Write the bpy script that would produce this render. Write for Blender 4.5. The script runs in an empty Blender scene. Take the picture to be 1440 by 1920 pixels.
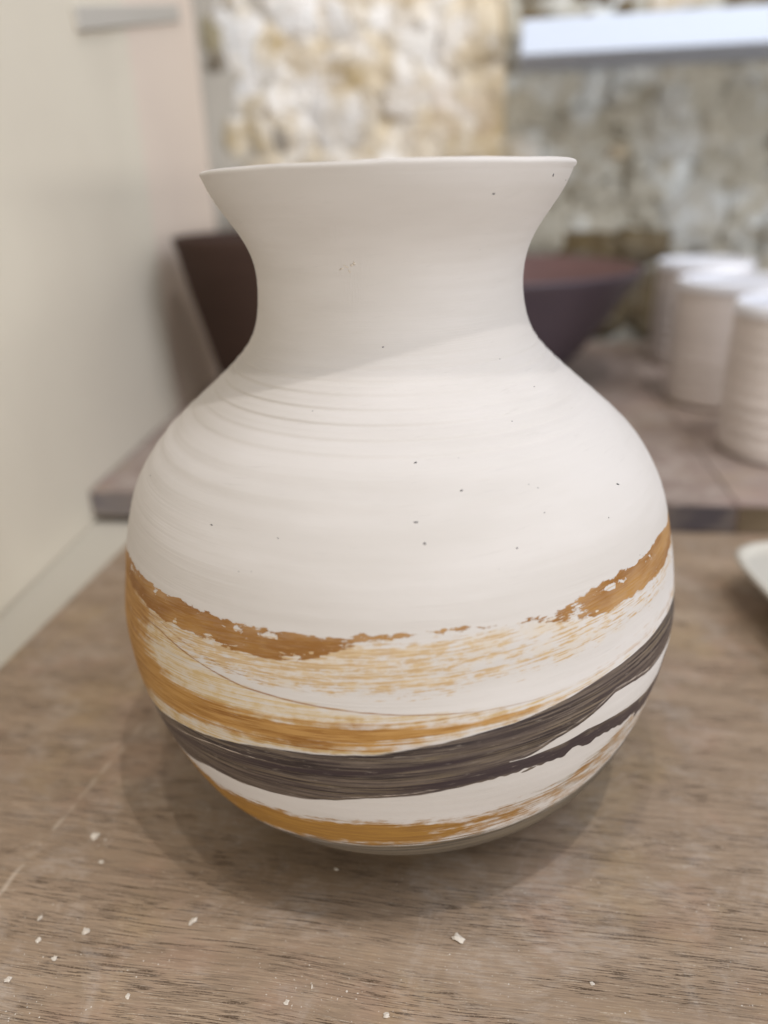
import bpy, bmesh, math, random
import numpy as np
from mathutils import Vector, Matrix, noise
random.seed(7)
S = bpy.context.scene
COL = S.collection

# ------------------------------------------------------------------ camera
cd = bpy.data.cameras.new('camera'); cam = bpy.data.objects.new('camera', cd); COL.objects.link(cam)
_R = Vector((0.98901586, 0.14780941, 0.0)); _U = Vector((-0.05744775, 0.38439187, 0.92138084)); _F = Vector((-0.13618876, 0.91126026, -0.38866098))
ROLL = math.radians(1.875)
m = Matrix((_R, _U, -_F)).transposed().to_4x4() @ Matrix.Rotation(-ROLL, 4, 'Z')
m.translation = Vector((0.02879813, -0.21813944, 0.1793))
cam.matrix_world = m
cd.sensor_fit = 'VERTICAL'; cd.sensor_height = 36; cd.lens = 36 * 1440 / 1920
cd.clip_start = 0.01; cd.clip_end = 50
cd.dof.use_dof = True; cd.dof.focus_distance = 0.184; cd.dof.aperture_fstop = 5.4; cd.dof.aperture_blades = 0
S.camera = cam

# ------------------------------------------------------------------ light
W = bpy.data.worlds.new('World'); S.world = W; W.use_nodes = True
bg = W.node_tree.nodes['Background']; bg.inputs[0].default_value = (1.0, 0.965, 0.93, 1); bg.inputs[1].default_value = 0.08
def area(name, loc, target, size, power, color, shape='DISK', size_y=None):
    l = bpy.data.lights.new(name, 'AREA'); l.shape = shape; l.size = size
    if size_y: l.size_y = size_y
    l.energy = power; l.color = color
    o = bpy.data.objects.new(name, l); COL.objects.link(o); o.location = loc
    o.rotation_euler = (Vector(target) - Vector(loc)).to_track_quat('-Z', 'Y').to_euler()
    return o
area('ceiling_lamp', (0.36, -0.30, 1.65), (0, 0.1, 0.1), 0.032, 6.2, (1.0, 0.96, 0.94))
area('ceiling_lamp_second', (0.0, -0.26, 1.7), (0, 0.1, 0.1), 0.05, 3.9, (1.0, 0.96, 0.92))
area('overhead_fill', (-0.1, 0.35, 1.9), (-0.05, 0.35, 0), 1.0, 2.0, (1.0, 0.96, 0.91), 'SQUARE')  # soft overhead fill, added to replace flat ambient light
area('room_fill', (1.9, -3.2, 0.13), (0, 0.3, 0.17), 1.8, 84.0, (1.0, 0.985, 0.955), 'RECTANGLE', 0.2)
area('window_light', (1.35, -0.1, 0.55), (-0.2, 0.45, 0.2), 1.3, 3.6, (0.96, 0.97, 1.0), 'SQUARE')
area('cool_wall_fill', (0.7, -0.1, 1.0), (0.2, 0.66, 0.24), 0.7, 8.2, (0.82, 0.88, 1.0), 'SQUARE')  # cool fill added to brighten the ledge and rubble wall
S.view_settings.view_transform = 'Standard'; S.view_settings.look = 'None'; S.view_settings.exposure = 0; S.view_settings.gamma = 1
S.render.engine = 'CYCLES'

# ------------------------------------------------------------------ helpers
def link(name, me, parent=None, mat=None, loc=None):
    o = bpy.data.objects.new(name, me); COL.objects.link(o)
    if mat:
        for mm in (mat if isinstance(mat, (list, tuple)) else [mat]): me.materials.append(mm)
    if parent: o.parent = parent
    if loc is not None: o.location = loc
    return o
def empty(name, loc=(0, 0, 0)):
    o = bpy.data.objects.new(name, None); o.empty_display_size = .02; o.location = loc; COL.objects.link(o); return o
def tag(o, label=None, cat=None, group=None, kind=None):
    if label: o['label'] = label
    if cat: o['category'] = cat
    if group: o['group'] = group
    if kind: o['kind'] = kind
    return o
def mesh_from_bm(name, bm, smooth=True):
    me = bpy.data.meshes.new(name); bm.normal_update(); bm.to_mesh(me); bm.free()
    if smooth:
        for p in me.polygons: p.use_smooth = True
    return me
def box_bm(x0, x1, y0, y1, z0, z1, bev=0.0, seg=2):
    bm = bmesh.new(); bmesh.ops.create_cube(bm, size=1)
    for v in bm.verts:
        v.co = Vector(((x0 + x1) / 2 + v.co.x * (x1 - x0), (y0 + y1) / 2 + v.co.y * (y1 - y0), (z0 + z1) / 2 + v.co.z * (z1 - z0)))
    if bev: bmesh.ops.bevel(bm, geom=bm.edges[:], offset=bev, segments=seg, affect='EDGES', profile=.5)
    return bm
def spline(zc, rc, z):
    zc = np.asarray(zc, float); rc = np.asarray(rc, float); z = np.asarray(z, float)
    n = len(zc); h = np.diff(zc); A = np.zeros((n, n)); b = np.zeros(n); A[0, 0] = A[-1, -1] = 1
    for i in range(1, n - 1):
        A[i, i-1] = h[i-1]; A[i, i] = 2 * (h[i-1] + h[i]); A[i, i+1] = h[i]; b[i] = 6 * ((rc[i+1] - rc[i]) / h[i] - (rc[i] - rc[i-1]) / h[i-1])
    m = np.linalg.solve(A, b); i = np.clip(np.searchsorted(zc, z) - 1, 0, n - 2); t = z - zc[i]; u = zc[i+1] - z
    return (m[i] * u**3 + m[i+1] * t**3) / (6 * h[i]) + (rc[i] / h[i] - m[i] * h[i] / 6) * u + (rc[i+1] / h[i] - m[i+1] * h[i] / 6) * t

class NT:
    """tiny node-graph helper"""
    def __init__(s, name, rough=.8, spec=.3):
        s.m = bpy.data.materials.new(name); s.m.use_nodes = True; s.t = s.m.node_tree; s.n = s.t.nodes
        s.b = s.n['Principled BSDF']; s.b.inputs['Roughness'].default_value = rough; s.b.inputs['Specular IOR Level'].default_value = spec
    def put(s, sock, v):
        if hasattr(v, 'is_output'): s.t.links.new(v, sock)
        else:
            if isinstance(v, tuple) and len(v) == 3 and sock.type == 'RGBA': v = (*v, 1)
            sock.default_value = v
    def math(s, op, a, b=0.0, c=None, clamp=False):
        n = s.n.new('ShaderNodeMath'); n.operation = op; n.use_clamp = clamp
        s.put(n.inputs[0], a); s.put(n.inputs[1], b)
        if c is not None: s.put(n.inputs[2], c)
        return n.outputs[0]
    def coord(s, which='Object'): return s.n.new('ShaderNodeTexCoord').outputs[which]
    def attr(s, name, out='Fac'):
        n = s.n.new('ShaderNodeAttribute'); n.attribute_name = name; return n.outputs[out]
    def map(s, v, scale=(1, 1, 1), rot=(0, 0, 0), loc=(0, 0, 0)):
        n = s.n.new('ShaderNodeMapping'); s.put(n.inputs[0], v); n.inputs['Scale'].default_value = scale; n.inputs['Rotation'].default_value = rot; n.inputs['Location'].default_value = loc
        return n.outputs[0]
    def noise(s, v, scale=5, detail=4, rough=.5, dist=0.0, col=False):
        n = s.n.new('ShaderNodeTexNoise'); s.put(n.inputs['Vector'], v); n.inputs['Scale'].default_value = scale; n.inputs['Detail'].default_value = detail
        n.inputs['Roughness'].default_value = rough; n.inputs['Distortion'].default_value = dist
        return n.outputs['Color' if col else 'Fac']
    def voro(s, v, scale=5, feature='F1', out='Distance'):
        n = s.n.new('ShaderNodeTexVoronoi'); n.feature = feature; s.put(n.inputs['Vector'], v); n.inputs['Scale'].default_value = scale; return n.outputs[out]
    def ss(s, v, a, b, o0=0.0, o1=1.0):
        n = s.n.new('ShaderNodeMapRange'); n.interpolation_type = 'SMOOTHSTEP'
        for k, x in enumerate((v, a, b, o0, o1)): s.put(n.inputs[k], x)
        return n.outputs[0]
    def mix(s, f, a, b, mode='MIX'):
        n = s.n.new('ShaderNodeMix'); n.data_type = 'RGBA'; n.blend_type = mode
        s.put(n.inputs[0], f); s.put(n.inputs[6], a); s.put(n.inputs[7], b); return n.outputs[2]
    def bump(s, h, strength=.3, dist=.001, nrm=None):
        n = s.n.new('ShaderNodeBump'); s.put(n.inputs['Height'], h); n.inputs['Strength'].default_value = strength; n.inputs['Distance'].default_value = dist
        if nrm is not None: s.put(n.inputs['Normal'], nrm)
        return n.outputs[0]
    def done(s, col, nrm=None, rough=None):
        s.put(s.b.inputs['Base Color'], col)
        if nrm is not None: s.put(s.b.inputs['Normal'], nrm)
        if rough is not None: s.put(s.b.inputs['Roughness'], rough)
        return s.m
def rnd(nt):
    return nt.n.new('ShaderNodeObjectInfo').outputs['Random']

# ------------------------------------------------------------------ materials
def mat_plaster(name, c1, c2, sc=6):
    k = NT(name, .85, .2); v = k.coord()
    n = k.noise(v, sc, 5, .6); f = k.noise(v, 180, 3)
    return k.done(k.mix(k.ss(n, .3, .7), c1, c2), k.bump(k.math('ADD', n, k.math('MULTIPLY', f, .12)), .35, .002))
M_wall = mat_plaster('cream_plaster', (.71, .652, .542), (.68, .62, .515))
M_pier = mat_plaster('pink_plaster', (.76, .65, .55), (.72, .61, .52))
M_recess = mat_plaster('grey_plaster', (.50, .465, .41), (.46, .425, .375))
M_gap_fill = mat_plaster('gap_fill_plaster', (.56, .515, .435), (.535, .495, .415))
M_white = mat_plaster('white_gloss_paint', (.66, .73, .85), (.64, .71, .84))
M_bar_shadow = mat_plaster('shadow_grey', (.52, .49, .44), (.50, .47, .42))

def mat_wood(name, a, b, pore, dusty=.5, ang=0.0, porestr=1.0):
    k = NT(name, .62, .3); v = k.coord()
    # slow bend of the grain
    bend = k.noise(v, 9, 1, .4); sep = k.n.new('ShaderNodeSeparateXYZ'); k.put(sep.inputs[0], v)
    y2 = k.math('ADD', sep.outputs[1], k.math('MULTIPLY', bend, .009))
    y2 = k.math('ADD', y2, k.math('MULTIPLY', sep.outputs[0], ang))
    cb = k.n.new('ShaderNodeCombineXYZ'); k.put(cb.inputs[0], sep.outputs[0]); k.put(cb.inputs[1], y2); k.put(cb.inputs[2], sep.outputs[2])
    g = cb.outputs[0]
    broad = k.noise(k.map(g, (9, 95, 30)), 1, 4, .55)
    fine = k.noise(k.map(g, (80, 2100, 300)), 1, 5, .7)
    grit = k.noise(k.map(g, (1500, 3200, 900), loc=(5, 5, 5)), 1, 2, .6)
    pores = k.noise(k.map(g, (120, 2700, 300), loc=(3, 1, 0)), 1, 3, .55)
    gate = k.noise(k.map(g, (18, 120, 30), loc=(7, 0, 0)), 1, 3, .6)
    pm = k.math('MULTIPLY', k.ss(pores, .53, .63), k.ss(gate, .40, .58))
    long_ = k.noise(k.map(g, (38, 1700, 90), loc=(0, 5, 0)), 1, 3, .5)
    lm = k.math('MULTIPLY', k.ss(long_, .575, .645), k.ss(k.noise(k.map(g, (12, 70, 20), loc=(2, 9, 0)), 1, 2), .42, .60))
    pm = k.math('MULTIPLY', k.math('MAXIMUM', pm, lm), k.ss(grit, .30, .55))
    pm = k.math('MULTIPLY', pm, porestr)
    c = k.mix(k.ss(broad, .3, .7), a, b)
    c = k.mix(k.math('MULTIPLY', k.ss(fine, .40, .60), .62), c, tuple(x * .58 for x in a))
    blt = k.noise(v, 20, 4, .6); blt2 = k.noise(k.map(v, loc=(4, 7, 1)), 26, 4, .6)
    c = k.mix(k.math('MULTIPLY', k.ss(blt, .50, .66), .34), c, (a[0] * 1.02, a[1] * .98, a[2] * .72))
    c = k.mix(k.math('MULTIPLY', k.ss(blt2, .52, .66), .26), c, (a[0] * 1.08, a[1] * .92, a[2] * .96))
    pale = k.noise(k.map(g, (130, 2500, 100), loc=(11, 2, 3)), 1, 3, .65)
    c = k.mix(k.math('MULTIPLY', k.math('MULTIPLY', k.ss(pale, .55, .68), k.ss(grit, .4, .6)), .6 * porestr), c, (.62, .54, .44))
    c = k.mix(k.math('MULTIPLY', pm, .9), c, pore)
    # clay dust: pale film, smears and rubs
    d1 = k.noise(k.map(v, (38, 38, 40), loc=(1, 2, 0)), 1, 6, .68, 1.0); d2 = k.noise(k.map(g, (160, 700, 100), loc=(4, 4, 0)), 1, 4, .7)
    dust = k.math('MULTIPLY', k.ss(d1, .46, .68), k.ss(d2, .30, .65))
    c = k.mix(k.math('MULTIPLY', dust, dusty), c, (.56, .49, .43))
    sx = k.math('ADD', sep.outputs[0], k.math('MULTIPLY', sep.outputs[1], -.12))
    sx = k.math('ABSOLUTE', k.math('ADD', sx, k.math('ADD', .0935, k.math('MULTIPLY', k.noise(v, 40, 2), .004))))
    scr = k.math('MULTIPLY', k.ss(sx, .0011, .0003), k.ss(k.noise(v, 130, 3), .42, .6))
    c = k.mix(k.math('MULTIPLY', scr, .5 * porestr), c, (.62, .52, .42))
    sp = k.voro(v, 620); spn = k.noise(v, 60, 2)
    c = k.mix(k.math('MULTIPLY', k.ss(sp, .15, .06), k.ss(spn, .55, .66)), c, (.72, .67, .60))
    h = k.math('SUBTRACT', k.math('ADD', k.math('MULTIPLY', fine, .35), k.math('MULTIPLY', grit, .25)), pm)
    return k.done(c, k.bump(h, .65, .0003), k.ss(dust, 0, 1, .48, .8))
M_board = mat_wood('worn_plywood', (.415, .305, .212), (.325, .232, .155), (.070, .040, .022), .42, .025)
M_board_rear = mat_wood('dusty_plywood', (.37, .285, .245), (.29, .222, .19), (.16, .11, .085), .7, 0, .5)
M_board_rear2 = mat_wood('pale_dusty_plywood', (.385, .30, .26), (.31, .24, .207), (.17, .12, .095), .7, 0, .5)
k = NT('grey_ply_edge', .8, .2); v = k.coord()
c = k.mix(k.ss(k.noise(k.map(v, (30, 30, 400)), 1, 3), .4, .62), (.24, .205, .185), (.17, .15, .15))
c = k.mix(k.ss(k.noise(v, 28, 2), .5, .62), c, (.13, .115, .125)); M_edge = k.done(c)
k = NT('olive_ply_edge', .8, .2); v = k.coord()
M_edge2 = k.done(k.mix(k.ss(k.noise(v, 30, 3), .4, .6), (.17, .125, .07), (.22, .17, .11)))

def blot(k, warm):
    p = k.n.new('ShaderNodeNewGeometry').outputs['Position']
    q = k.map(p, (1, .5, 1))
    n1 = k.noise(q, 16, 5, .6, .8); n2 = k.noise(k.map(q, loc=(3, 1, 2)), 24, 5, .62, 1.0); n3 = k.noise(k.map(q, loc=(7, 4, 5)), 38, 4, .6, .6)
    if warm: a, b_, c_, d = (.84, .82, .80), (.66, .57, .43), (.50, .38, .20), (.17, .13, .08)
    else: a, b_, c_, d = (.64, .67, .68), (.46, .43, .36), (.31, .275, .21), (.20, .17, .12)
    c = k.mix(k.ss(n1, .40, .58), b_, a) if warm else k.mix(k.ss(n1, .44, .62), b_, a)
    c = k.mix(k.math('MULTIPLY', k.ss(n2, .52, .66), .85), c, c_)
    c = k.mix(k.math('MULTIPLY', k.ss(n3, .62, .72), .8), c, d)
    return c, n1, n3
def mat_stone(name, c1, c2, c3, warm=True, own=.32):
    k = NT(name, .9, .15); v = k.coord()
    a = k.noise(v, 3, 6, .65, .3)
    c = k.mix(k.ss(a, .35, .65), c1, c2); w, n1, n3 = blot(k, warm)
    c = k.mix(k.math('ADD', 1 - own, k.math('MULTIPLY', k.math('SUBTRACT', n3, .5), 1.2), clamp=True), c, w)
    g = k.noise(k.n.new('ShaderNodeNewGeometry').outputs['Position'], 70, 6, .65)
    return k.done(c, k.bump(g, 1.0, .008))
STONE = {
 'w': mat_stone('white_stone', (0.900, 0.900, 0.900), (0.900, 0.866, 0.830), (0.756, 0.634, 0.439), True, .8),
 'g': mat_stone('grey_white_stone', (0.756, 0.720, 0.671), (0.610, 0.573, 0.500), (0.439, 0.342, 0.195)),
 'b': mat_stone('beige_stone', (0.756, 0.659, 0.525), (0.659, 0.561, 0.451), (0.512, 0.390, 0.220)),
 'l': mat_stone('lilac_beige_stone', (0.732, 0.647, 0.586), (0.659, 0.573, 0.512), (0.610, 0.512, 0.366)),
 'c': mat_stone('cream_stone', (0.878, 0.756, 0.561), (0.805, 0.683, 0.488), (0.659, 0.488, 0.244)),
 's': mat_stone('grey_stone', (0.610, 0.586, 0.561), (0.537, 0.512, 0.488), (0.610, 0.512, 0.366)),
 'p': mat_stone('pinkish_stone', (0.781, 0.647, 0.512), (0.708, 0.573, 0.451), (0.561, 0.403, 0.207)),
 'o': mat_stone('ochre_stone', (0.512, 0.390, 0.195), (0.439, 0.329, 0.159), (0.634, 0.512, 0.317)),
 'd': mat_stone('dark_stone', (0.268, 0.244, 0.220), (0.317, 0.281, 0.244), (0.366, 0.305, 0.195), True, .8),
 'v': mat_stone('olive_stone', (0.317, 0.268, 0.159), (0.439, 0.378, 0.244), (0.122, 0.098, 0.061), True, .8),
 'k': mat_stone('brown_stone', (0.171, 0.140, 0.104), (0.220, 0.183, 0.134), (0.293, 0.232, 0.146), True, .8),
 'm': mat_stone('grey_green_rubble', (.52, .50, .43), (.43, .40, .33), (.66, .67, .66), False, .35),
 'n': mat_stone('pale_rubble', (.68, .70, .71), (.56, .56, .53), (.42, .39, .32), False, .35),
 'q': mat_stone('brown_and_shade_rubble', (.17, .125, .062), (.12, .085, .045), (.24, .19, .11), False, .92),
}
k = NT('ochre_mortar', .9, .2); c, n1, n3 = blot(k, True)
M_mortar = k.done(k.mix(.15, c, (.58, .47, .29)), k.bump(k.noise(k.coord(), 70, 6), 1.0, .008))
k = NT('grey_mortar', .9, .2); c, n1, n3 = blot(k, False)
M_mortar2 = k.done(k.mix(.2, c, (.46, .44, .38)), k.bump(k.noise(k.coord(), 70, 6), 1.0, .008))
k = NT('dark_clay', .45, .5); v = k.coord()
n1 = k.noise(k.map(v, (20, 20, 500)), 1, 3)
M_bowl = k.done(k.mix(k.ss(n1, .3, .7), (.055, .040, .055), (.068, .050, .060)), k.bump(n1, .2, .0005))
k = NT('red_brown_clay', .6, .3); v = k.coord(); n1 = k.noise(k.map(v, (20, 20, 400)), 1, 3)
M_bowl_in = k.done(k.mix(k.ss(n1, .3, .7), (.20, .115, .105), (.16, .095, .09)))
k = NT('brown_clay', .75, .2); v = k.coord(); n1 = k.noise(k.map(v, (20, 20, 300)), 1, 3)
M_pot = k.done(k.mix(k.ss(n1, .3, .7), (.058, .034, .026), (.066, .039, .030)), k.bump(n1, .2, .0005))
k = NT('raw_porcelain', .65, .35); v = k.coord(); n1 = k.noise(k.map(v, (8, 8, 260)), 1, 3)
M_cup = k.done(k.mix(k.ss(n1, .3, .7), (.72, .65, .61), (.64, .575, .535)), k.bump(n1, .5, .0008))
k = NT('white_porcelain', .5, .4); v = k.coord()
M_rimw = k.done(k.mix(k.noise(v, 30, 3), (.86, .87, .92), (.82, .83, .88)))
k = NT('cream_clay_shaded', .7, .3); v = k.coord()
M_dish = k.done(k.mix(k.noise(v, 25, 3), (.42, .375, .28), (.34, .30, .22)))  # same dish clay, darkened: shade of the sides put into the colour
k = NT('cream_clay_lit', .7, .3); v = k.coord()
M_rimd = k.done(k.mix(k.noise(v, 25, 3), (.58, .55, .49), (.50, .47, .41)))  # lighter copy, so rim and inside read as lit
k = NT('dry_clay_crumb', .9, .2); v = k.coord()
M_crumb = k.done(k.mix(k.noise(v, 900, 3), (.72, .66, .58), (.56, .49, .41)))
k = NT('speck_grey', .8, .2); v = k.coord()
M_speck = k.done(k.mix(k.ss(k.noise(v, 60, 2), .42, .58), (.05, .055, .06), (.20, .19, .19)))

# ------------------------------------------------------------------ setting: plaster walls
def wall_x(y): return -.2125 - .0862 * (y - .2)
def plaster_wall():
    bm = bmesh.new(); pts = [(wall_x(-.9), -.9), (wall_x(.335), .335), (wall_x(.365) + .001, .365), (wall_x(.548) + .001, .548), (wall_x(.551) - .003, .551), (-.36, .553)]
    out = [(-.42, .553), (-.42, -.9)]
    ring = pts + out; lo = [bm.verts.new((x, y, -.7)) for x, y in ring]; hi = [bm.verts.new((x, y, .95)) for x, y in ring]
    n = len(ring)
    for i in range(n):
        f = bm.faces.new((lo[i], hi[i], hi[(i+1) % n], lo[(i+1) % n])); f.material_index = 1 if i in (2, 3) else 0
    bm.faces.new(hi); bm.faces.new(lo[::-1]); bmesh.ops.recalc_face_normals(bm, faces=bm.faces[:])
    o = link('plaster_wall', mesh_from_bm('plaster_wall', bm, False), mat=[M_wall, M_pier]); tag(o, kind='structure')
plaster_wall()
tag(link('recess_wall', mesh_from_bm('recess_wall', box_bm(-.419, -.2, .668, .70, -.6, .95), False), mat=M_recess), kind='structure')

bm = bmesh.new(); ys = [-.9 + .05 * q for q in range(32)]
lo = [(wall_x(y) - .002, y) for y in ys]; A = []
for (x, y) in lo: A.append([bm.verts.new((x, y, -.0045)), bm.verts.new((-.1725, y, -.0045)), bm.verts.new((-.1725, y, -.6)), bm.verts.new((x, y, -.6))])
for q in range(len(A) - 1):
    for s_ in range(4): bm.faces.new((A[q][s_], A[q][(s_+1) % 4], A[q+1][(s_+1) % 4], A[q+1][s_]))
bm.faces.new(A[0]); bm.faces.new(A[-1][::-1]); bmesh.ops.recalc_face_normals(bm, faces=bm.faces[:])
tag(link('gap_fill_step', mesh_from_bm('gap_fill_step', bm, False), mat=M_gap_fill), kind='structure')  # added ledge: catches lamp light where the gap would go dark

def rough_sheet(name, x0, x1, z0, z1, y, amp, mat, nx=90, nz=70, seed=0, x1ret=None):
    bm = bmesh.new(); V = []
    for j in range(nz + 1):
        row = []
        for i in range(nx + 1):
            x = x0 + (x1 - x0) * i / nx; z = z0 + (z1 - z0) * j / nz
            d = noise.fractal(Vector((x * 22 + seed, z * 22, seed)), 1.0, 2.0, 4) * amp
            row.append(bm.verts.new((x, y - d, z)))
        V.append(row)
    for j in range(nz):
        for i in range(nx): bm.faces.new((V[j][i], V[j][i+1], V[j+1][i+1], V[j+1][i]))
    # real thickness behind the face
    b = [bm.verts.new(p) for p in ((x0, y + .06, z0), (x1, y + .06, z0), (x1, y + .06, z1), (x0, y + .06, z1))]
    bm.faces.new((b[3], b[2], b[1], b[0]))
    bm.faces.new([V[0][i] for i in range(nx, -1, -1)] + [b[0], b[1]])
    bm.faces.new([V[nz][i] for i in range(nx + 1)] + [b[2], b[3]])
    bm.faces.new([V[j][0] for j in range(nz + 1)] + [b[3], b[0]])
    bm.faces.new([V[j][nx] for j in range(nz, -1, -1)] + [b[1], b[2]])
    o = link(name, mesh_from_bm(name, bm), mat=mat); tag(o, kind='structure'); return o

def stone_mesh(seed, sub=3):
    bm = bmesh.new(); bmesh.ops.create_icosphere(bm, subdivisions=sub, radius=1)
    for v in bm.verts:
        p = v.co.copy(); q = Vector([math.copysign(abs(c) ** .62, c) for c in p])
        q *= 1 + .34 * noise.noise(p * 1.3 + Vector((seed * 3.7, 0, seed))) + .16 * noise.noise(p * 4 + Vector((seed, seed, 0)))
        v.co = q * .56
    return mesh_from_bm('stone', bm)
SM = {}
def stone(parent, x, y, z, w, d, h, kind, i, rot=0.0):
    key = (kind, i % 4)
    if key not in SM:
        me = stone_mesh(i % 4 + 1 + hash_k(kind)); me.materials.append(STONE[kind]); SM[key] = me
    o = bpy.data.objects.new('stone', SM[key]); COL.objects.link(o); o.parent = parent
    o.location = (x, y, z); o.scale = (w, d, h); o.rotation_euler = (0, rot, 0); return o
def hash_k(s): return sum(map(ord, s)) % 17
CURVES = {
 'A_top': [(-68.5, 89.7), (-55.8, 91.1), (-46.6, 90.3), (-38.5, 91.0), (-32.0, 90.8), (-28.6, 90.3), (-21.4, 90.6), (-15.9, 91.0), (-12.4, 91.1), (-4.0, 91.5), (0.9, 91.6), (8.4, 92.1), (17.0, 92.2), (24.7, 92.3), (32.6, 93.7), (39.3, 93.9), (48.1, 94.3), (60.0, 95.1), (70.6, 94.6)],
 'A_bot': [(-65.9, 84.2), (-52.9, 83.8), (-46.3, 83.9), (-36.9, 84.5), (-31.8, 84.0), (-27.4, 84.0), (-21.4, 83.9), (-15.9, 84.2), (-12.4, 86.1), (-8.1, 88.7), (-2.4, 90.8), (8.3, 91.7), (17.0, 91.0), (27.6, 88.8), (33.2, 87.1), (38.5, 87.2), (43.2, 87.5), (53.8, 87.1), (65.4, 87.6)],
 'D_bot': [(-64.0, 79.9), (-46.2, 77.6), (-31.8, 78.1), (-21.4, 77.4), (-12.4, 77.6), (-2.6, 77.9), (8.0, 77.3), (16.5, 79.5), (26.2, 83.0), (38.3, 84.7), (53.3, 83.8), (65.0, 83.2)],
 'B_top': [(-69.7, 76.0), (-62.5, 68.0), (-50.5, 70.4), (-43.0, 68.5), (-32.0, 68.6), (-21.5, 68.9), (-12.6, 69.8), (-4.3, 70.5), (3.8, 70.8), (12.0, 71.2), (20.9, 71.8), (29.1, 73.5), (37.8, 76.1), (51.2, 77.1)],
 'B_bot': [(-64.5, 63.9), (-62.7, 55.7), (-53.6, 58.1), (-44.6, 59.4), (-32.6, 62.2), (-21.8, 63.3), (-12.8, 63.8), (-4.4, 65.3), (3.7, 66.7), (12.0, 67.7), (20.9, 68.8), (29.0, 70.8), (37.6, 72.8), (50.9, 72.9)],
 'W_line': [(-59.1, 80.0), (-46.3, 80.4), (-26.3, 75.7), (-12.5, 74.4), (-1.0, 73.4), (12.0, 72.6), (20.9, 72.6)],
 'C_top': [(-59.7, 50.0), (-51.6, 52.1), (-44.2, 54.8), (-33.3, 57.7), (-22.1, 60.7), (-12.8, 62.0), (-4.4, 63.2), (3.7, 65.1), (12.0, 67.0), (20.9, 68.8), (29.0, 70.6), (37.6, 72.1), (45.6, 72.8), (54.9, 73.1), (63.5, 73.1)],
 'C_mid': [(-58.5, 47.1), (-44.1, 50.6), (-34.1, 54.0), (-22.7, 55.3), (-13.2, 56.6), (-4.6, 57.8), (3.7, 59.7), (7.8, 60.1), (14.7, 60.9), (21.0, 62.2), (27.1, 62.9), (37.9, 63.8), (52.7, 63.7), (64.9, 62.1)],
 'C_bot': [(-58.0, 46.4), (-55.7, 38.9), (-48.2, 38.8), (-37.5, 42.6), (-30.6, 43.0), (-22.4, 44.3), (-14.2, 46.0), (-4.9, 48.5), (3.7, 50.2), (12.4, 52.3), (17.9, 53.0), (22.0, 53.2), (26.0, 52.3), (28.0, 52.6), (29.6, 54.4), (33.0, 52.6), (34.9, 53.3), (37.0, 53.5), (42.3, 52.0), (48.1, 49.3), (47.8, 51.9), (56.4, 49.4), (60.5, 52.1), (62.9, 56.4)],
 'G_top': [(20.0, 56.8), (21.2, 57.2), (25.4, 59.5), (29.6, 60.9), (34.3, 63.0), (38.5, 65.2), (42.9, 64.6), (50.3, 63.0), (57.5, 63.1)],
 'G_bot': [(20.0, 56.6), (21.6, 56.8), (27.8, 57.4), (32.4, 58.4), (37.7, 57.8), (44.3, 56.8), (50.5, 55.7), (57.3, 55.9), (60.2, 59.9)],
 'E_top': [(-54.7, 34.7), (-47.4, 33.1), (-39.9, 29.4), (-26.9, 33.9), (-15.4, 36.4), (-5.5, 37.7), (3.9, 38.2), (13.5, 39.0), (23.6, 40.8), (32.7, 43.2), (41.2, 48.8), (49.1, 52.9)],
 'E_bot': [(-54.3, 31.7), (-48.8, 25.7), (-38.2, 22.1), (-27.1, 24.4), (-16.8, 27.0), (-3.9, 28.5), (6.2, 29.2), (14.4, 30.1), (25.8, 30.6), (36.2, 32.3), (46.4, 37.3), (56.2, 41.1)],
}
LEFT_STONES = [
 (-0.2332, 0.3190, 0.0468, 0.0799, 'w'),
 (-0.1788, 0.3413, 0.0572, 0.0376, 'w'),
 (-0.1200, 0.3359, 0.0598, 0.0352, 'w'),
 (-0.0568, 0.3392, 0.0572, 0.0258, 'g'),
 (-0.1740, 0.2974, 0.0572, 0.0399, 'b'),
 (-0.1166, 0.2946, 0.0494, 0.0376, 'l'),
 (-0.0626, 0.3036, 0.0494, 0.0423, 'g'),
 (-0.1849, 0.2643, 0.0416, 0.0258, 'c'),
 (-0.1328, 0.2451, 0.0676, 0.0446, 's'),
 (-0.0687, 0.2642, 0.0494, 0.0352, 'b'),
 (-0.0179, 0.3127, 0.0312, 0.0517, 'c'),
 (0.0105, 0.3157, 0.0322, 0.0587, 'c'),
 (-0.0069, 0.2521, 0.0624, 0.0470, 'p'),
 (-0.0503, 0.2237, 0.0468, 0.0282, 'b'),
 (-0.1005, 0.2140, 0.0312, 0.0188, 'o'),
 (-0.0011, 0.2130, 0.0676, 0.0235, 'o'),
 (-0.2016, 0.2353, 0.0187, 0.0329, 'd'),
 (-0.1574, 0.2109, 0.0572, 0.0188, 'c'),
 (-0.2268, 0.2438, 0.0177, 0.0423, 'o'),
 (-0.2678, 0.3347, 0.0281, 0.0517, 'v'),
 (-0.2686, 0.3057, 0.0229, 0.0207, 'k'),
 (-0.2286, 0.1952, 0.0416, 0.0282, 'b'),
 (-0.1709, 0.1829, 0.0572, 0.0329, 'c'),
 (-0.1017, 0.1808, 0.0572, 0.0329, 'b'),
 (-0.0340, 0.1813, 0.0520, 0.0329, 'c'),
 (0.0132, 0.1774, 0.0364, 0.0376, 'p'),
]
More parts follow.
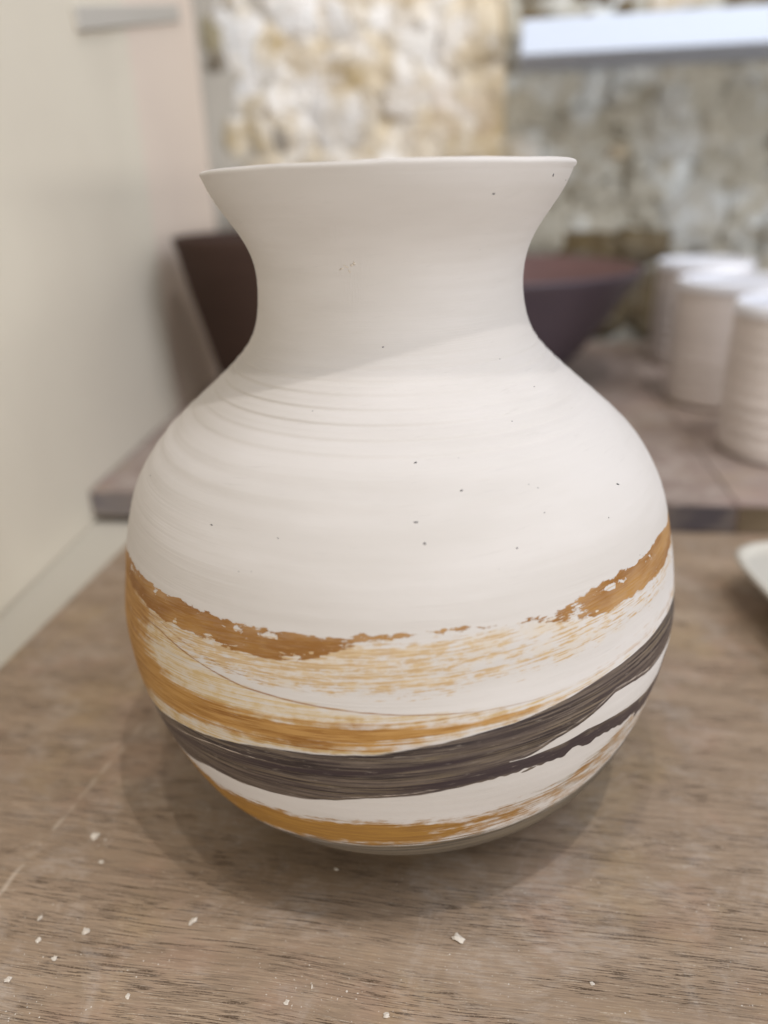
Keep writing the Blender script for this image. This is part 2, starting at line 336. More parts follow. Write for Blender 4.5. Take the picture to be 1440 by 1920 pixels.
CRUMBS = [
 (-0.0875, -0.0552, 0.00125, 0.00102),
 (-0.0812, -0.0644, 0.00069, 0.00055),
 (-0.0471, -0.0804, 0.00069, 0.00156),
 (-0.0743, -0.0865, 0.00100, 0.00086),
 (-0.0890, -0.0841, 0.00063, 0.00063),
 (-0.0857, -0.0905, 0.00069, 0.00070),
 (-0.0787, -0.0948, 0.00069, 0.00063),
 (0.0234, -0.0776, 0.00163, 0.00109),
 (-0.0873, -0.1016, 0.00075, 0.00070),
 (-0.0554, -0.1021, 0.00050, 0.00063),
 (0.0078, -0.0996, 0.00075, 0.00070),
 (-0.0165, -0.0992, 0.00050, 0.00070),
 (0.0563, -0.0861, 0.00050, 0.00055),
 (-0.0839, -0.0563, 0.00056, 0.00039),
 (-0.0113, -0.0946, 0.00044, 0.00047),
 (-0.0026, -0.0949, 0.00050, 0.00047),
 (-0.0122, -0.0594, 0.00056, 0.00047),
]
SPECKS = [(3.5, 113.1), (4.7, 109.3), (-3.2, 144.7), (-32.5, 103.4), (-38.4, 120.7), (-28.4, 120.8), (-12.6, 101.9), (-29.3, 100.3), (20.6, 106.4), (49.7, 111.5), (-9.2, 125.8), (-29.9, 131.2), (54.1, 180.8), (30.6, 177.4), (4.2, 180.9), (27.9, 111.6), (4.5, 123.0), (12.9, 117.8), (31.5, 127.9), (-48.3, 110.8), (-36.0, 109.1), (-26.2, 111.7), (-21.1, 109.3), (-8.6, 144.8), (-15.6, 163.5), (-15.5, 116.4), (-36.0, 117.3), (47.6, 132.7)]
SWL = rough_sheet('stone_wall', -.262, .034, -.3, .60, .668, .011, M_mortar, 110, 220, 3)
NAMES_K = {'w': 'white stone', 'k': 'dark brown rounded stone', 'o': 'ochre stone', 's': 'grey stone'}
for i, (x, z, w, h, kk) in enumerate(LEFT_STONES):
    if kk == 'v' or kk == 'k': x += .004
    o = stone(SWL, x, .680, z, w * 1.08, .022 + .012 * random.random(), h * 1.08, kk, i, random.uniform(-.12, .12))
# stones above and below the frame, so the wall goes on
for j, z in enumerate((.40, .445, .49, .54, .14, .10, .058, .02)):
    for i in range(5):
        stone(SWL, -.225 + i * .054 + (j % 2) * .018, .672, z, .055, .038, .042, random.choice('bcgwp' if z > .1 else 'bqop'), i + j, random.uniform(-.1, .1))
SWR = rough_sheet('rubble_wall', .0345, .75, -.3, .60, .704, .013, M_mortar2, 230, 220, 9)
rr = random.Random(21); placed = []
for (x, z, w, h) in ((.108, .055, .06, .062), (.160, .060, .055, .070), (.205, .050, .05, .06), (.06, .05, .05, .06), (.132, .108, .06, .034), (.185, .112, .05, .03)):
    placed.append((x, z, w, h)); stone(SWR, x, .709, z, w * 1.12, .030, h * 1.12, 'q', len(placed), .1)  # dark brown stones stand in for shade between bowl and cups
for n_try in range(1500):
    big = n_try < 300; w = rr.uniform(.034, .062) if big else rr.uniform(.014, .032); h = w * rr.uniform(.5, .95)
    x = rr.uniform(.05, .44); z = rr.uniform(.02, .52)
    if z - h / 2 < .322 and z + h / 2 > .272: continue
    if any(abs(x - a) < (w + c) * .46 and abs(z - b_) < (h + d) * .46 for a, b_, c, d in placed): continue
    placed.append((x, z, w, h))
    if z > .31: kk = rr.choice('qqqb')
    elif z < .10 and x < .2: kk = 'q'  # low stones here coloured dark as shade
    else: kk = rr.choice('mmmmnmgmn')
    stone(SWR, x, .713, z, w * 1.1, .022 + .010 * rr.random(), h * 1.1, kk, rr.randrange(4), rr.uniform(-.5, .5))
    if len(placed) >= 130: break
# white ledge on the rubble wall
t = empty('wall_ledge', (.2, .58, .284)); tag(t, 'thick white painted ledge jutting from the grey rubble wall at upper right', 'ledge')
link('ledge_board', mesh_from_bm('ledge_board', box_bm(-.154, .42, 0, .118, 0, .0275, .0015), False), t, M_white)
# shadow band on the cream wall, built as a flat grey bar
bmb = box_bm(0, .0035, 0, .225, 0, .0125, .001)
o = link('wall_shadow_bar', mesh_from_bm('wall_shadow_bar', bmb, False), mat=M_bar_shadow, loc=(wall_x(.278) , .278, .2695))
o.rotation_euler = (math.atan(.19), 0, math.atan(.0862)); tag(o, 'shadow band on the cream wall at the upper left, built as a flat grey bar', 'bar')

# ------------------------------------------------------------------ boards
bm = box_bm(-.172, .62, -.42, .64, -.018, 0, .0006)
o = link('front_board', mesh_from_bm('front_board', bm, False), mat=M_board); tag(o, 'brown plywood board with open grain and clay dust, carrying the large vase', 'board')
def rear_board(name, x0, x1, mat, medge, label, slant=False):
    bm = bmesh.new(); x0b = x0 - .0862 * (.655 - .184) if slant else x0
    y0, y1, z0, z1 = .184, .655, .0004, .0165
    lo = [bm.verts.new(p) for p in ((x0, y0, z0), (x1, y0, z0), (x1, y1, z0), (x0b, y1, z0))]
    hi = [bm.verts.new((v.co.x, v.co.y, z1)) for v in lo]
    bm.faces.new(lo[::-1]); bm.faces.new(hi)
    for i in range(4):
        f = bm.faces.new((lo[i], lo[(i+1) % 4], hi[(i+1) % 4], hi[i])); f.material_index = 1
    bmesh.ops.bevel(bm, geom=bm.edges[:], offset=.0007, segments=2, affect='EDGES')
    o = link(name, mesh_from_bm(name, bm, False), mat=[mat, medge]); tag(o, label, 'board'); return o
rear_board('rear_board', -.2105, .1609, M_board_rear, M_edge, 'dusty plywood board with a grey edge lying behind the vase, under the dark bowl', True)
rear_board('rear_board', .1612, .62, M_board_rear2, M_edge2, 'pale dusty board with olive brown edge, under the three white cups at right')

# ------------------------------------------------------------------ lathe helper
def lathe(name, prof, seg=96, mats=None, wob=0.0, seed=0, mi=None, cap_top=False):
    bm = bmesh.new(); rings = []
    for (r, z) in prof:
        rings.append([bm.verts.new(((r * (1 + wob * noise.noise(Vector((math.cos(a) * 1.3 + seed, math.sin(a) * 1.3, z * 30))))) * math.cos(a),
                                    (r * (1 + wob * noise.noise(Vector((math.cos(a) * 1.3 + seed, math.sin(a) * 1.3, z * 30))))) * math.sin(a), z))
                      for a in [2 * math.pi * i / seg for i in range(seg)]])
    for j in range(len(rings) - 1):
        for i in range(seg):
            f = bm.faces.new((rings[j][i], rings[j][(i+1) % seg], rings[j+1][(i+1) % seg], rings[j+1][i]))
            if mi: f.material_index = mi[j]
    bm.faces.new(rings[0][::-1])
    if cap_top: bm.faces.new(rings[-1])
    return mesh_from_bm(name, bm)

# dark flared bowl (right) ------------------------------------------------
t = empty('clay_bowl', (.026, .485, .0165)); tag(t, 'wide flared bowl of dark purple brown clay standing behind the vase neck, right', 'bowl')
zz = np.linspace(0, 1, 26); ro = .052 + (.126 - .052) * (zz ** .80)
out = [(float(r), float(z * .094)) for r, z in zip(ro, zz)]
prof = [(.050, 0)] + out + [(.1262, .0955), (.1245, .0965), (.1225, .0955)]
inn = [(float(r) - .0045, float(z * .094) + .0) for r, z in zip(ro[::-1], zz[::-1]) if z > .1] + [(.03, .009)]
link('bowl_body', lathe('bowl_body', prof, 128, wob=.006), t, M_bowl)
prof2 = [(.1223, .0955)] + inn
bm = bmesh.new(); me = lathe('bowl_interior', [(r, z + .0006) for r, z in prof2], 128, wob=.006, cap_top=True)
# keep only the inner skin (drop the first cap)
bm.from_mesh(me); cap = max(bm.faces, key=lambda f: (len(f.verts), f.calc_center_median().z)); bmesh.ops.delete(bm, geom=[cap], context='FACES_ONLY'); me = mesh_from_bm('bowl_interior', bm)
link('bowl_interior', me, t, M_bowl_in)

# brown tapered pot (left) ------------------------------------------------
t = empty('brown_pot', (-.142, .378, .0165)); tag(t, 'matt chocolate brown tapered pot between the cream wall and the vase neck', 'pot')
prof = [(.038, 0)] + [(.040 + .0305 * q / 20, .002 + .130 * q / 20) for q in range(21)] + [(.0702, .1335), (.069, .134), (.0675, .133)] + [(.0665 - .030 * q / 20, .130 - .124 * q / 20) for q in range(21)]
link('pot_body', lathe('pot_body', prof, 96, wob=.008, seed=4, cap_top=True), t, M_pot)

# cups ---------------------------------------------------------------------
def cup_profile():
    P = [(.036, 0), (.0395, .0015), (.0415, .005)]
    for q in range(1, 60):
        z = .005 + .083 * q / 60; ring = .00035 * math.sin(z * 2 * math.pi / .0085) * (1.6 if z < .038 else .3)
        P.append((.0415 + .0012 * math.sin(q / 60 * math.pi) + ring, z))
    P += [(.0422, .0885)]
    return P
def rim_profile():
    return [(.04235, .0868), (.0425, .0905), (.0421, .0927), (.0412, .0936), (.0400, .0932), (.0391, .091)] + [(.0386 - .001 * q / 10, .090 - .080 * q / 10) for q in range(11)] + [(.03, .006), (.01, .005)]
me_c = lathe('cup_body', cup_profile(), 72, wob=.006); me_c.materials.append(M_cup)
me_r = lathe('cup_rim', rim_profile(), 72, wob=.006, cap_top=True)
bm = bmesh.new(); bm.from_mesh(me_r); caps = sorted([f for f in bm.faces if len(f.verts) > 10], key=lambda f: f.calc_area()); bmesh.ops.delete(bm, geom=[caps[-1]], context='FACES_ONLY')
me_r = mesh_from_bm('cup_rim', bm); me_r.materials.append(M_rimw)
cups = [((.216, .281), 'ribbed white cup nearest the camera, cut by the right edge of the photo'),
        ((.2075, .405), 'ribbed white cup standing in the middle of the row, second from the front'),
        ((.2195, .552), 'white cup farthest back beside the bowl, mostly hidden by the cup before it'),
        ((.308, .50), 'white cup at the back right, only its bright rim showing between others')]
for i, ((x, y), lab) in enumerate(cups):
    t = empty('clay_cup', (x, y, .0165)); t.rotation_euler.z = i * 1.1
    tag(t, lab, 'cup', 'unglazed white cups standing on the rear board')
    b = bpy.data.objects.new('cup_body', me_c); COL.objects.link(b); b.parent = t
    b = bpy.data.objects.new('cup_rim', me_r); COL.objects.link(b); b.parent = t

# small dish ---------------------------------------------------------------
def squarish(me, n=4.5):
    for v in me.vertices:
        a = math.atan2(v.co.y, v.co.x); f = (abs(math.cos(a)) ** n + abs(math.sin(a)) ** n) ** (-1 / n); v.co.x *= f; v.co.y *= f
    me.update(); return me
prof = [(.027, 0), (.029, .001)] + [(.029 + .0155 * (q / 16) ** .85, .001 + .0175 * q / 16) for q in range(1, 17)]
t = empty('clay_dish', (.1885, .088, 0)); t.rotation_euler.z = math.radians(8); tag(t, 'small square cream dish with painted-in shaded sides and lit rim on the front board at the right edge', 'dish')
link('dish_body', squarish(lathe('dish_body', prof, 120, wob=.01)), t, M_dish)
me = lathe('dish_rim', [(.0447, .0180), (.0462, .0190), (.0462, .0206), (.0448, .0212), (.0428, .0205)] + [(.042 - .014 * (q / 12) ** 1.3, .0195 - .014 * q / 12) for q in range(13)], 120, wob=.01, cap_top=True)
bm = bmesh.new(); bm.from_mesh(me); cap = max([f for f in bm.faces if len(f.verts) > 10], key=lambda f: f.calc_area()); bmesh.ops.delete(bm, geom=[cap], context='FACES_ONLY'); me = mesh_from_bm('dish_rim', bm)
link('dish_rim', squarish(me), t, M_rimd)

# ------------------------------------------------------------------ THE VASE
ZCm = [0.0, 6.6, 17.6, 30.8, 46.2, 63.8, 81.4, 99.0, 114.4, 127.6, 140.8, 154.0, 167.2, 178.2, 184.84]
RCm = [50.0, 57.6, 69.2, 76.29, 81.17, 83.72, 81.67, 77.58, 68.48, 53.5, 39.67, 36.27, 38.27, 46.18, 48.41]
def vase_r(zmm):
    # the table's last two heights follow the fitted outline
    zmm = np.asarray(zmm, float); zz = np.linspace(0, 184.84, 740); return np.interp(zmm, zz, _PROF())
_pc = []
def _PROF():
    if not _pc:
        zz = np.linspace(0, 184.84, 740); r = spline(np.array(ZCm), RCm, zz)
        kx = np.arange(-60, 61) * .25; kk = np.exp(-(kx / 3.6) ** 2 / 2); kk /= kk.sum()
        pad = np.concatenate([2 * r[0] - r[60:0:-1], r, 2 * r[-1] - r[-2:-62:-1]]); s = np.convolve(pad, kk, 'valid')
        _pc.append(s)
    return _pc[0]
TH0 = math.degrees(math.atan2(-0.21813944, 0.02879813))     # the side turned to the front
def curve(name, th):
    a = np.array(CURVES[name]); return np.interp(th, a[:, 0], a[:, 1], period=360)
def dens(th, pts):
    a = np.array(pts, float); return np.interp(th, a[:, 0], a[:, 1], period=360)
def smooth01(x): x = np.clip(x, 0, 1); return x * x * (3 - 2 * x)
def band(z, lo, hi, edge): return np.clip(.5 + np.minimum(z - lo, hi - z) / (2 * edge), 0, 1)
def wob(th, amp, f, s):   # gentle hand-made waver of an edge (mm)
    t = np.radians(th); return amp * (np.sin(t * f + s) + .6 * np.sin(t * f * 2 + s * 2.1) + .4 * np.sin(t * f * 5 + s))

rq = random.Random(11)
def build_vase():
    NTH = 1000
    zo = np.concatenate([np.linspace(1.2, 30, 90, endpoint=False), np.linspace(30, 100, 240, endpoint=False), np.linspace(100, 142, 210, endpoint=False), np.linspace(142, 182.6, 90)])
    ro = vase_r(zo)
    th = np.linspace(-180, 180, NTH, endpoint=False)
    T, Z = np.meshgrid(th, zo); R = np.repeat(ro[:, None], NTH, 1); tr = np.radians(T)
    # throwing marks: spiral ledges on the shoulder, faint waves elsewhere
    ph = Z + T / 360 * 2.7
    g = np.exp(-((Z - 131) / 9.0) ** 2); led = (ph / 2.7) % 1
    R = R + g * .23 * (np.sin(2 * np.pi * ph / 2.7) + .5 * np.sin(2 * np.pi * ph / 1.35 + 1)) * (.75 + .25 * np.sin(tr * 2 + 1 + Z * .3))
    g2 = np.exp(-((Z - 119) / 7.0) ** 2); ph2 = Z + T / 360 * 4.6 + 1.2 * np.sin(tr * .5 + .6) * 0
    R = R + g2 * .24 * np.sin(2 * np.pi * ph2 / 4.6) * (.6 - .4 * np.sin(tr))
    R = R + .012 * np.sin(2 * np.pi * (Z + T / 360 * 3.2) / 3.2 + 2 * np.sin(Z * .11)) * (Z > 8) + .04 * np.sin(2 * np.pi * Z / 17 + np.sin(tr) + Z * .02)
    R = R + .10 * np.sin(2 * tr + .5 + Z * .01) + .06 * np.sin(3 * tr + Z * .03)
    for q in range(14):      # hand dents, under a tenth of a millimetre each
        fa, fz, p1, p2 = rq.randint(2, 11), rq.uniform(.05, .35), rq.uniform(0, 6), rq.uniform(0, 6)
        R = R + .028 * np.sin(tr * fa + p1 + Z * rq.uniform(-.05, .05)) * np.sin(Z * fz + p2)
    # rim + inside
    extra = [(46.9, 184.2), (48.35, 184.9)]
    lip = [(48.2, 183.4), (48.25, 183.9), (48.0, 184.35), (47.3, 184.65), (46.4, 184.7), (45.5, 184.4), (44.9, 183.7)]
    inz = np.linspace(182, 6, 60); inr = vase_r(inz) - 5.0 - 1.2 * (inz < 120)
    prR = [np.full(NTH, 49.0)] + [R[j] for j in range(len(zo))]
    prZ = [np.full(NTH, 0.0)] + [Z[j] for j in range(len(zo))]
    wz = .14 * np.sin(np.radians(th) * 2 + 1) + .07 * np.sin(np.radians(th) * 7) + .03 * np.sin(np.radians(th) * 13 + 2)
    rw = .18 * np.sin(np.radians(th) * 3 + 2) + .08 * np.sin(np.radians(th) * 11) + .05 * np.sin(np.radians(th) * 23 + 1)
    for r, z in lip: prR.append(np.full(NTH, r) + rw * (.3 if r > 48 else 1.0)); prZ.append(z + wz)
    for r, z in zip(inr, inz): prR.append(np.full(NTH, max(r, 20.))); prZ.append(np.full(NTH, z))
    PR = np.array(prR); PZ = np.array(prZ); n = len(PR)
    a = np.radians(th + TH0)[None, :]
    co = np.stack([PR * np.cos(a), PR * np.sin(a), PZ], -1).reshape(-1, 3) / 1000
    j, i = np.meshgrid(np.arange(n - 1), np.arange(NTH), indexing='ij'); i2 = (i + 1) % NTH
    q = np.stack([j * NTH + i, j * NTH + i2, (j + 1) * NTH + i2, (j + 1) * NTH + i], -1).reshape(-1, 4)
    me = bpy.data.meshes.new('vase_body')
    me.vertices.add(len(co)); me.vertices.foreach_set('co', co.astype(np.float32).ravel())
    nf = len(q) + 2; caps = [np.arange(NTH)[::-1], (n - 1) * NTH + np.arange(NTH)]
    loops = np.concatenate([q.ravel()] + caps)
    me.loops.add(len(loops)); me.loops.foreach_set('vertex_index', loops.astype(np.int32))
    st = np.concatenate([np.arange(len(q)) * 4, [len(q) * 4, len(q) * 4 + NTH]])
    me.polygons.add(nf); me.polygons.foreach_set('loop_start', st.astype(np.int32))
    me.update(calc_edges=True); me.polygons.foreach_set('use_smooth', np.ones(nf, bool)); me.validate()
    # ---- paint fields (angle th from the front, height z mm) on every vertex
    TT = np.broadcast_to(th[None, :], PR.shape); ZZ = PZ.copy()
    outer = np.zeros(PR.shape); outer[:len(zo) + 1] = 1
    C = {kk: curve(kk, TT) for kk in CURVES}
    F = {}
    A = band(ZZ, C['A_bot'], C['A_top'] + wob(TT, .25, 9, 1), .8)
    F['p_upper'] = A * dens(TT, [(-180, .5), (-120, .8), (-72, .95), (-40, .92), (-26, .86), (-16, .84), (-10, .76), (2, .74), (8, .66), (14, .5), (24, .42), (29, .50), (33, .80), (38, .84), (72, .95), (110, .6)])
    D = band(ZZ, C['D_bot'], C['A_top'] - .8, 2.2)
    D = np.maximum(D, band(ZZ, C['A_top'] - 13.5, C['A_top'] - .8, 2.5) * (TT > -8) * (TT < 60)); F['p_dry'] = D * dens(TT, [(-180, .4), (-72, .78), (-55, .72), (-35, .66), (-12, .66), (0, .65), (7, .61), (12, .54), (25, .49), (38, .50), (60, .46), (110, .4)])
    F['p_lower'] = band(ZZ, C['B_bot'] - .6, C['B_top'] + .6, 2.6) * dens(TT, [(-180, .4), (-72, 1), (-5, 1), (3, .86), (10, .66), (20, .5), (40, .36), (60, .3)])
    left = smooth01((-TT - 41) / 18) * band(ZZ, C['C_top'] + 2, 86, 4)
    F['p_lower'] = np.maximum(F['p_lower'], left * .95)
    dtop = C['A_top'] - ZZ
    F['p_chip'] = np.exp(-((dtop - 1.6) / 1.3) ** 2) * dens(TT, [(-180, .3), (-62, .8), (-30, 1), (-12, .8), (-6, .4), (6, .3), (28, .4), (34, 1), (52, 1), (60, .3)])
    F['p_chip'] = np.maximum(F['p_chip'], np.exp(-((ZZ - C['A_bot'] - 1.2) / 1.4) ** 2) * dens(TT, [(-180, .5), (-50, .6), (-20, .9), (-8, 1), (6, .8), (34, .7), (60, .5)]))
    F['scuff'] = np.maximum(np.exp(-(((TT + 15.5) / 7) ** 2 + ((ZZ - 162.8) / 1.6) ** 2)), np.exp(-(((TT + 14) / 3.2) ** 2 + ((ZZ - 158) / 5) ** 2)) * .7)
    F['scuff'] = np.maximum(F['scuff'], np.exp(-(((TT + 20) / 5) ** 2 + ((ZZ - 171) / 3.5) ** 2)) * .5)
    WL = curve('W_line', TT)
    F['p_wash'] = np.maximum(band(ZZ, C['C_top'] - 1, WL + 1, 1.5) * dens(TT, [(-180, .4), (-72, .66), (-20, .62), (0, .52), (15, .48), (30, .5), (60, .55)]), 0)
    F['p_line'] = np.clip(1 - np.abs(ZZ - WL) / .45, 0, 1) * dens(TT, [(-180, 0), (-62, .6), (-45, .9), (-10, .9), (10, .7), (22, .5), (35, 0)])
    F['p_line'] = np.maximum(F['p_line'], np.clip(1 - np.abs(ZZ - WL - 3.2 - TT * .02) / .35, 0, 1) * dens(TT, [(-180, 0), (-60, .6), (-45, .8), (-18, .6), (-6, 0), (60, 0)]))
    Cd = band(ZZ, C['C_bot'] + wob(TT, .18, 11, 2) + .35 * np.sin(TT * 2.1) * np.sin(TT * .83 + 1) * (TT > 12), C['C_top'] + wob(TT, .12, 7, 0), .35 + .45 * smooth01((18 - TT) / 20))
    G = band(ZZ, C['G_bot'], C['G_top'], .35) * (TT > 17) * (TT < 100)
    dab = np.exp(-(((TT - 20.9) / 1.5) ** 2 + ((ZZ - 52.5 - (TT - 20.9) * .25) / .38) ** 2) ** 2)
    F['p_dark'] = np.maximum(np.clip(Cd - G, 0, 1), dab)
    u = (ZZ - C['C_bot']) / np.maximum(C['C_top'] - C['C_bot'], .5)   # 0 bottom .. 1 top
    mid = np.exp(-((ZZ - C['C_mid'] + .3) / .9) ** 2) * dens(TT, [(-180, 0), (-40, .15), (-24, .8), (-10, 1), (8, .9), (16, .3), (24, 0)])
    low = np.exp(-((ZZ - C['C_bot'] - 2.0) / 2.6) ** 2) * dens(TT, [(-180, .5), (-60, .5), (-15, .25), (-3, .45), (6, .9), (20, 1), (80, 1)])
    topd = np.exp(-((u - .62) / .12) ** 2) * dens(TT, [(-180, 0), (-60, .9), (-20, .5), (0, .1), (60, 0)])
    F['tone'] = np.clip(np.maximum(np.maximum(mid, low), topd), 0, 1)
    F['p_pale_streak'] = np.maximum(np.exp(-((ZZ - C['C_mid'] - 1.0) / .28) ** 2) * dens(TT, [(-180, 0), (-58, .2), (-44, .7), (-30, .8), (-21, .3), (-14, 0), (60, 0)]),
                              np.exp(-((ZZ - C['C_bot'] - .9) / .25) ** 2) * dens(TT, [(-180, 0), (-16, 0), (-8, .55), (5, .6), (8, 0), (60, 0)]))  # thin pale streaks inside the dark band
    F['p_pale_streak'] = np.maximum(F['p_pale_streak'], np.exp(-((ZZ - C['G_top'] - 1.0) / .5) ** 2) * dens(TT, [(-180, 0), (14, 0), (22, .5), (50, .6), (60, .4), (75, 0)]))
    F['p_low'] = band(ZZ, C['E_bot'] - 1.5, C['E_top'] + 1.0 + 2.5 * smooth01((-TT - 15) / 25), 3.2) * dens(TT, [(-180, .5), (-72, .9), (-30, 1), (2, 1), (6, .78), (12, .66), (20, .56), (35, .5), (60, .45)])
    F['p_under_shade'] = np.clip((C['E_bot'] + 1.0 - ZZ) / 8, 0, 1)  # underside slip darkened further, to cut bounce and deepen the shade below
    F['p_foot'] = np.maximum(np.clip((C['E_bot'] - 3 - ZZ) / 4, 0, 1) * .9, np.maximum(band(ZZ, 6, C['E_bot'] + 1.5, 3) * dens(TT, [(-180, .5), (-60, .45), (-20, .5), (0, .62), (20, .66), (60, .6)]),
                             band(ZZ, C['E_bot'] + 2, C['E_top'] + 2, 3) * dens(TT, [(-180, .3), (8, 0), (16, .45), (30, .62), (60, .6)])))
    guide = .5 * (C['C_top'] + 90) - 75
    fl = np.stack([PR * 0 + 80 * np.cos(np.radians(TT)), 80 * np.sin(np.radians(TT)), ZZ - .9 * guide], -1) / 1000
    at = me.attributes.new('flow', 'FLOAT_VECTOR', 'POINT'); at.data.foreach_set('vector', fl.reshape(-1).astype(np.float32))
    for kk, vv in F.items():
        at = me.attributes.new(kk, 'FLOAT', 'POINT'); at.data.foreach_set('value', (vv * outer).reshape(-1).astype(np.float32))
    return me

def mat_vase():
    k = NT('bisque_with_slip_bands', .72, .3); fl = k.attr('flow', 'Vector'); ob = k.coord()
    streak = k.noise(k.map(fl, (70, 70, 1500)), 1, 4, .6)
    streak2 = k.noise(k.map(fl, (220, 220, 2300), loc=(3, 3, 1)), 1, 4, .65)
    grit = k.noise(k.map(fl, (520, 520, 1100), loc=(1, 5, 2)), 1, 3, .6)
    chunk = k.noise(k.map(fl, (230, 230, 420), loc=(8, 2, 0)), 1, 4, .55)
    cloud = k.noise(k.map(fl, (45, 45, 160)), 1, 3, .5)
    longs = k.noise(k.map(fl, (20, 20, 1250), loc=(2, 7, 4)), 1, 3, .55)
    longs2 = k.noise(k.map(fl, (32, 32, 2600), loc=(9, 1, 4)), 1, 3, .6)
    # body
    mott = k.noise(k.map(ob, (12, 12, 60)), 1, 4, .55)
    base = k.mix(k.ss(mott, .35, .65), (.598, .562, .535), (.548, .512, .480))
    scuff = k.math('MULTIPLY', k.ss(k.noise(k.map(ob, (90, 90, 1500), loc=(2, 2, 2)), 1, 3, .7), .62, .8), .35)
    base = k.mix(scuff, base, (.50, .47, .45))
    dots = k.math('MULTIPLY', k.ss(k.voro(k.map(ob, (1, 1, 1.6)), 210), .075, .03), k.ss(k.noise(ob, 120, 2), .60, .68))
    base = k.mix(k.math('MULTIPLY', dots, .7), base, (.22, .21, .21))
    def cover(field, n, amp, lo=.44, hi=.56):
        return k.ss(k.math('ADD', k.attr(field), k.math('MULTIPLY', k.math('SUBTRACT', n, .5), amp)), lo, hi)
    zero = lambda f: k.ss(k.attr(f), .02, .2)
    # glossy cream ground between the bands
    ochre = (.36, .182, .044); ochre_d = (.25, .110, .026); tan = (.56, .40, .205); pale = (.60, .49, .33)
    oc = k.mix(k.ss(cloud, .35, .65), ochre, ochre_d); oc = k.mix(k.math('MULTIPLY', k.ss(streak2, .5, .75), .4), oc, (.47, .27, .09))
    # lower wash
    wn = k.math('ADD', k.math('MULTIPLY', longs2, .6), k.math('MULTIPLY', chunk, .4))
    m1 = k.math('MULTIPLY', cover('p_wash', wn, 1.5, .36, .72), k.math('MULTIPLY', zero('p_wash'), .85))
    c = k.mix(m1, base, k.mix(k.ss(wn, .42, .62), pale, (.50, .34, .13)))
    s3 = k.noise(k.map(fl, (150, 150, 3000), loc=(6, 2, 9)), 1, 3, .6)
    dryn = k.math('ADD', k.math('MULTIPLY', longs2, .3), k.math('ADD', k.math('MULTIPLY', s3, .35), k.math('ADD', k.math('MULTIPLY', chunk, .15), k.math('MULTIPLY', grit, .2))))
    m2a = k.math('MULTIPLY', cover('p_dry', k.math('ADD', k.math('MULTIPLY', cloud, .5), k.math('MULTIPLY', chunk, .5)), 2.2, .34, .8), zero('p_dry'))
    c = k.mix(k.math('MULTIPLY', m2a, .38), c, (.58, .45, .27))
    m2 = k.math('MULTIPLY', cover('p_dry', dryn, 4.2, .46, .72), zero('p_dry'))
    c = k.mix(k.math('MULTIPLY', m2, .72), c, k.mix(k.ss(s3, .40, .62), tan, (.44, .26, .085)))
    m3 = k.math('MULTIPLY', cover('p_lower', k.math('ADD', k.math('MULTIPLY', longs, .65), k.math('MULTIPLY', chunk, .35)), 2.2, .24, .82), zero('p_lower'))
    c = k.mix(m3, c, k.mix(k.ss(streak, .35, .65), oc, (.45, .25, .08)))
    c = k.mix(k.math('MULTIPLY', cover('p_line', streak, .6, .3, .7), .8), c, ochre_d)
    upn = k.math('ADD', k.math('MULTIPLY', chunk, .62), k.math('MULTIPLY', streak2, .38))
    m4 = k.math('MULTIPLY', cover('p_upper', upn, 3.0, .42, .52), zero('p_upper'))
    hn = k.noise(k.map(fl, (190, 190, 380), loc=(5, 1, 7)), 1, 4, .6, .6)
    hole = k.ss(k.math('ADD', hn, k.math('MULTIPLY', k.attr('p_chip'), .20)), .75, .78)
    m4 = k.math('MULTIPLY', m4, k.math('SUBTRACT', 1.0, hole))
    thin = k.ss(k.math('ADD', k.math('MULTIPLY', cloud, .5), k.math('MULTIPLY', s3, .5)), .42, .62, .88, 1.0)
    c = k.mix(k.math('MULTIPLY', m4, thin), c, oc)
    # low ochre, foot, and underside darkened to deepen the shade
    m5 = k.math('MULTIPLY', cover('p_foot', k.math('ADD', k.math('MULTIPLY', streak, .7), k.math('MULTIPLY', grit, .3)), 2.0, .4, .8), k.math('MULTIPLY', zero('p_foot'), .75))
    c = k.mix(m5, c, k.mix(k.ss(streak, .4, .6), (.20, .165, .12), (.32, .27, .20)))
    c = k.mix(k.math('MULTIPLY', k.ss(k.math('ADD', k.attr('p_under_shade'), k.math('MULTIPLY', k.math('SUBTRACT', streak, .5), 1.1)), .10, .45), k.ss(k.attr('p_under_shade'), 0, .06, .16, .93)), c, k.mix(k.ss(longs, .4, .6), (.055, .042, .030), (.15, .118, .08)))
    m6 = k.math('MULTIPLY', cover('p_low', k.math('ADD', k.math('MULTIPLY', streak, .5), k.math('MULTIPLY', chunk, .5)), 2.0, .30, .78), zero('p_low'))
    c = k.mix(m6, c, k.mix(k.ss(streak, .35, .65), (.37, .195, .042), (.28, .14, .034)))
    # dark brush band
    dn = k.math('ADD', k.math('MULTIPLY', streak, .5), k.math('MULTIPLY', streak2, .5))
    m7 = cover('p_dark', dn, 1.0, .34, .66)
    g = k.mix(k.ss(k.math('ADD', k.math('MULTIPLY', longs, .65), k.math('MULTIPLY', streak, .35)), .42, .58), (.030, .022, .023), (.150, .118, .096))
    g = k.mix(k.math('MULTIPLY', k.ss(longs2, .52, .62), .55), g, (.20, .155, .10))
    g = k.mix(k.math('MULTIPLY', k.ss(cloud, .45, .62), .5), g, (.075, .056, .052))
    g = k.mix(k.math('MULTIPLY', k.ss(grit, .55, .7), .35), g, (.07, .055, .05))
    tone = k.ss(k.math('ADD', k.attr('tone'), k.math('MULTIPLY', k.math('SUBTRACT', dn, .5), 1.2)), .25, .85)
    g = k.mix(k.math('MULTIPLY', tone, .92), g, (.040, .028, .032))
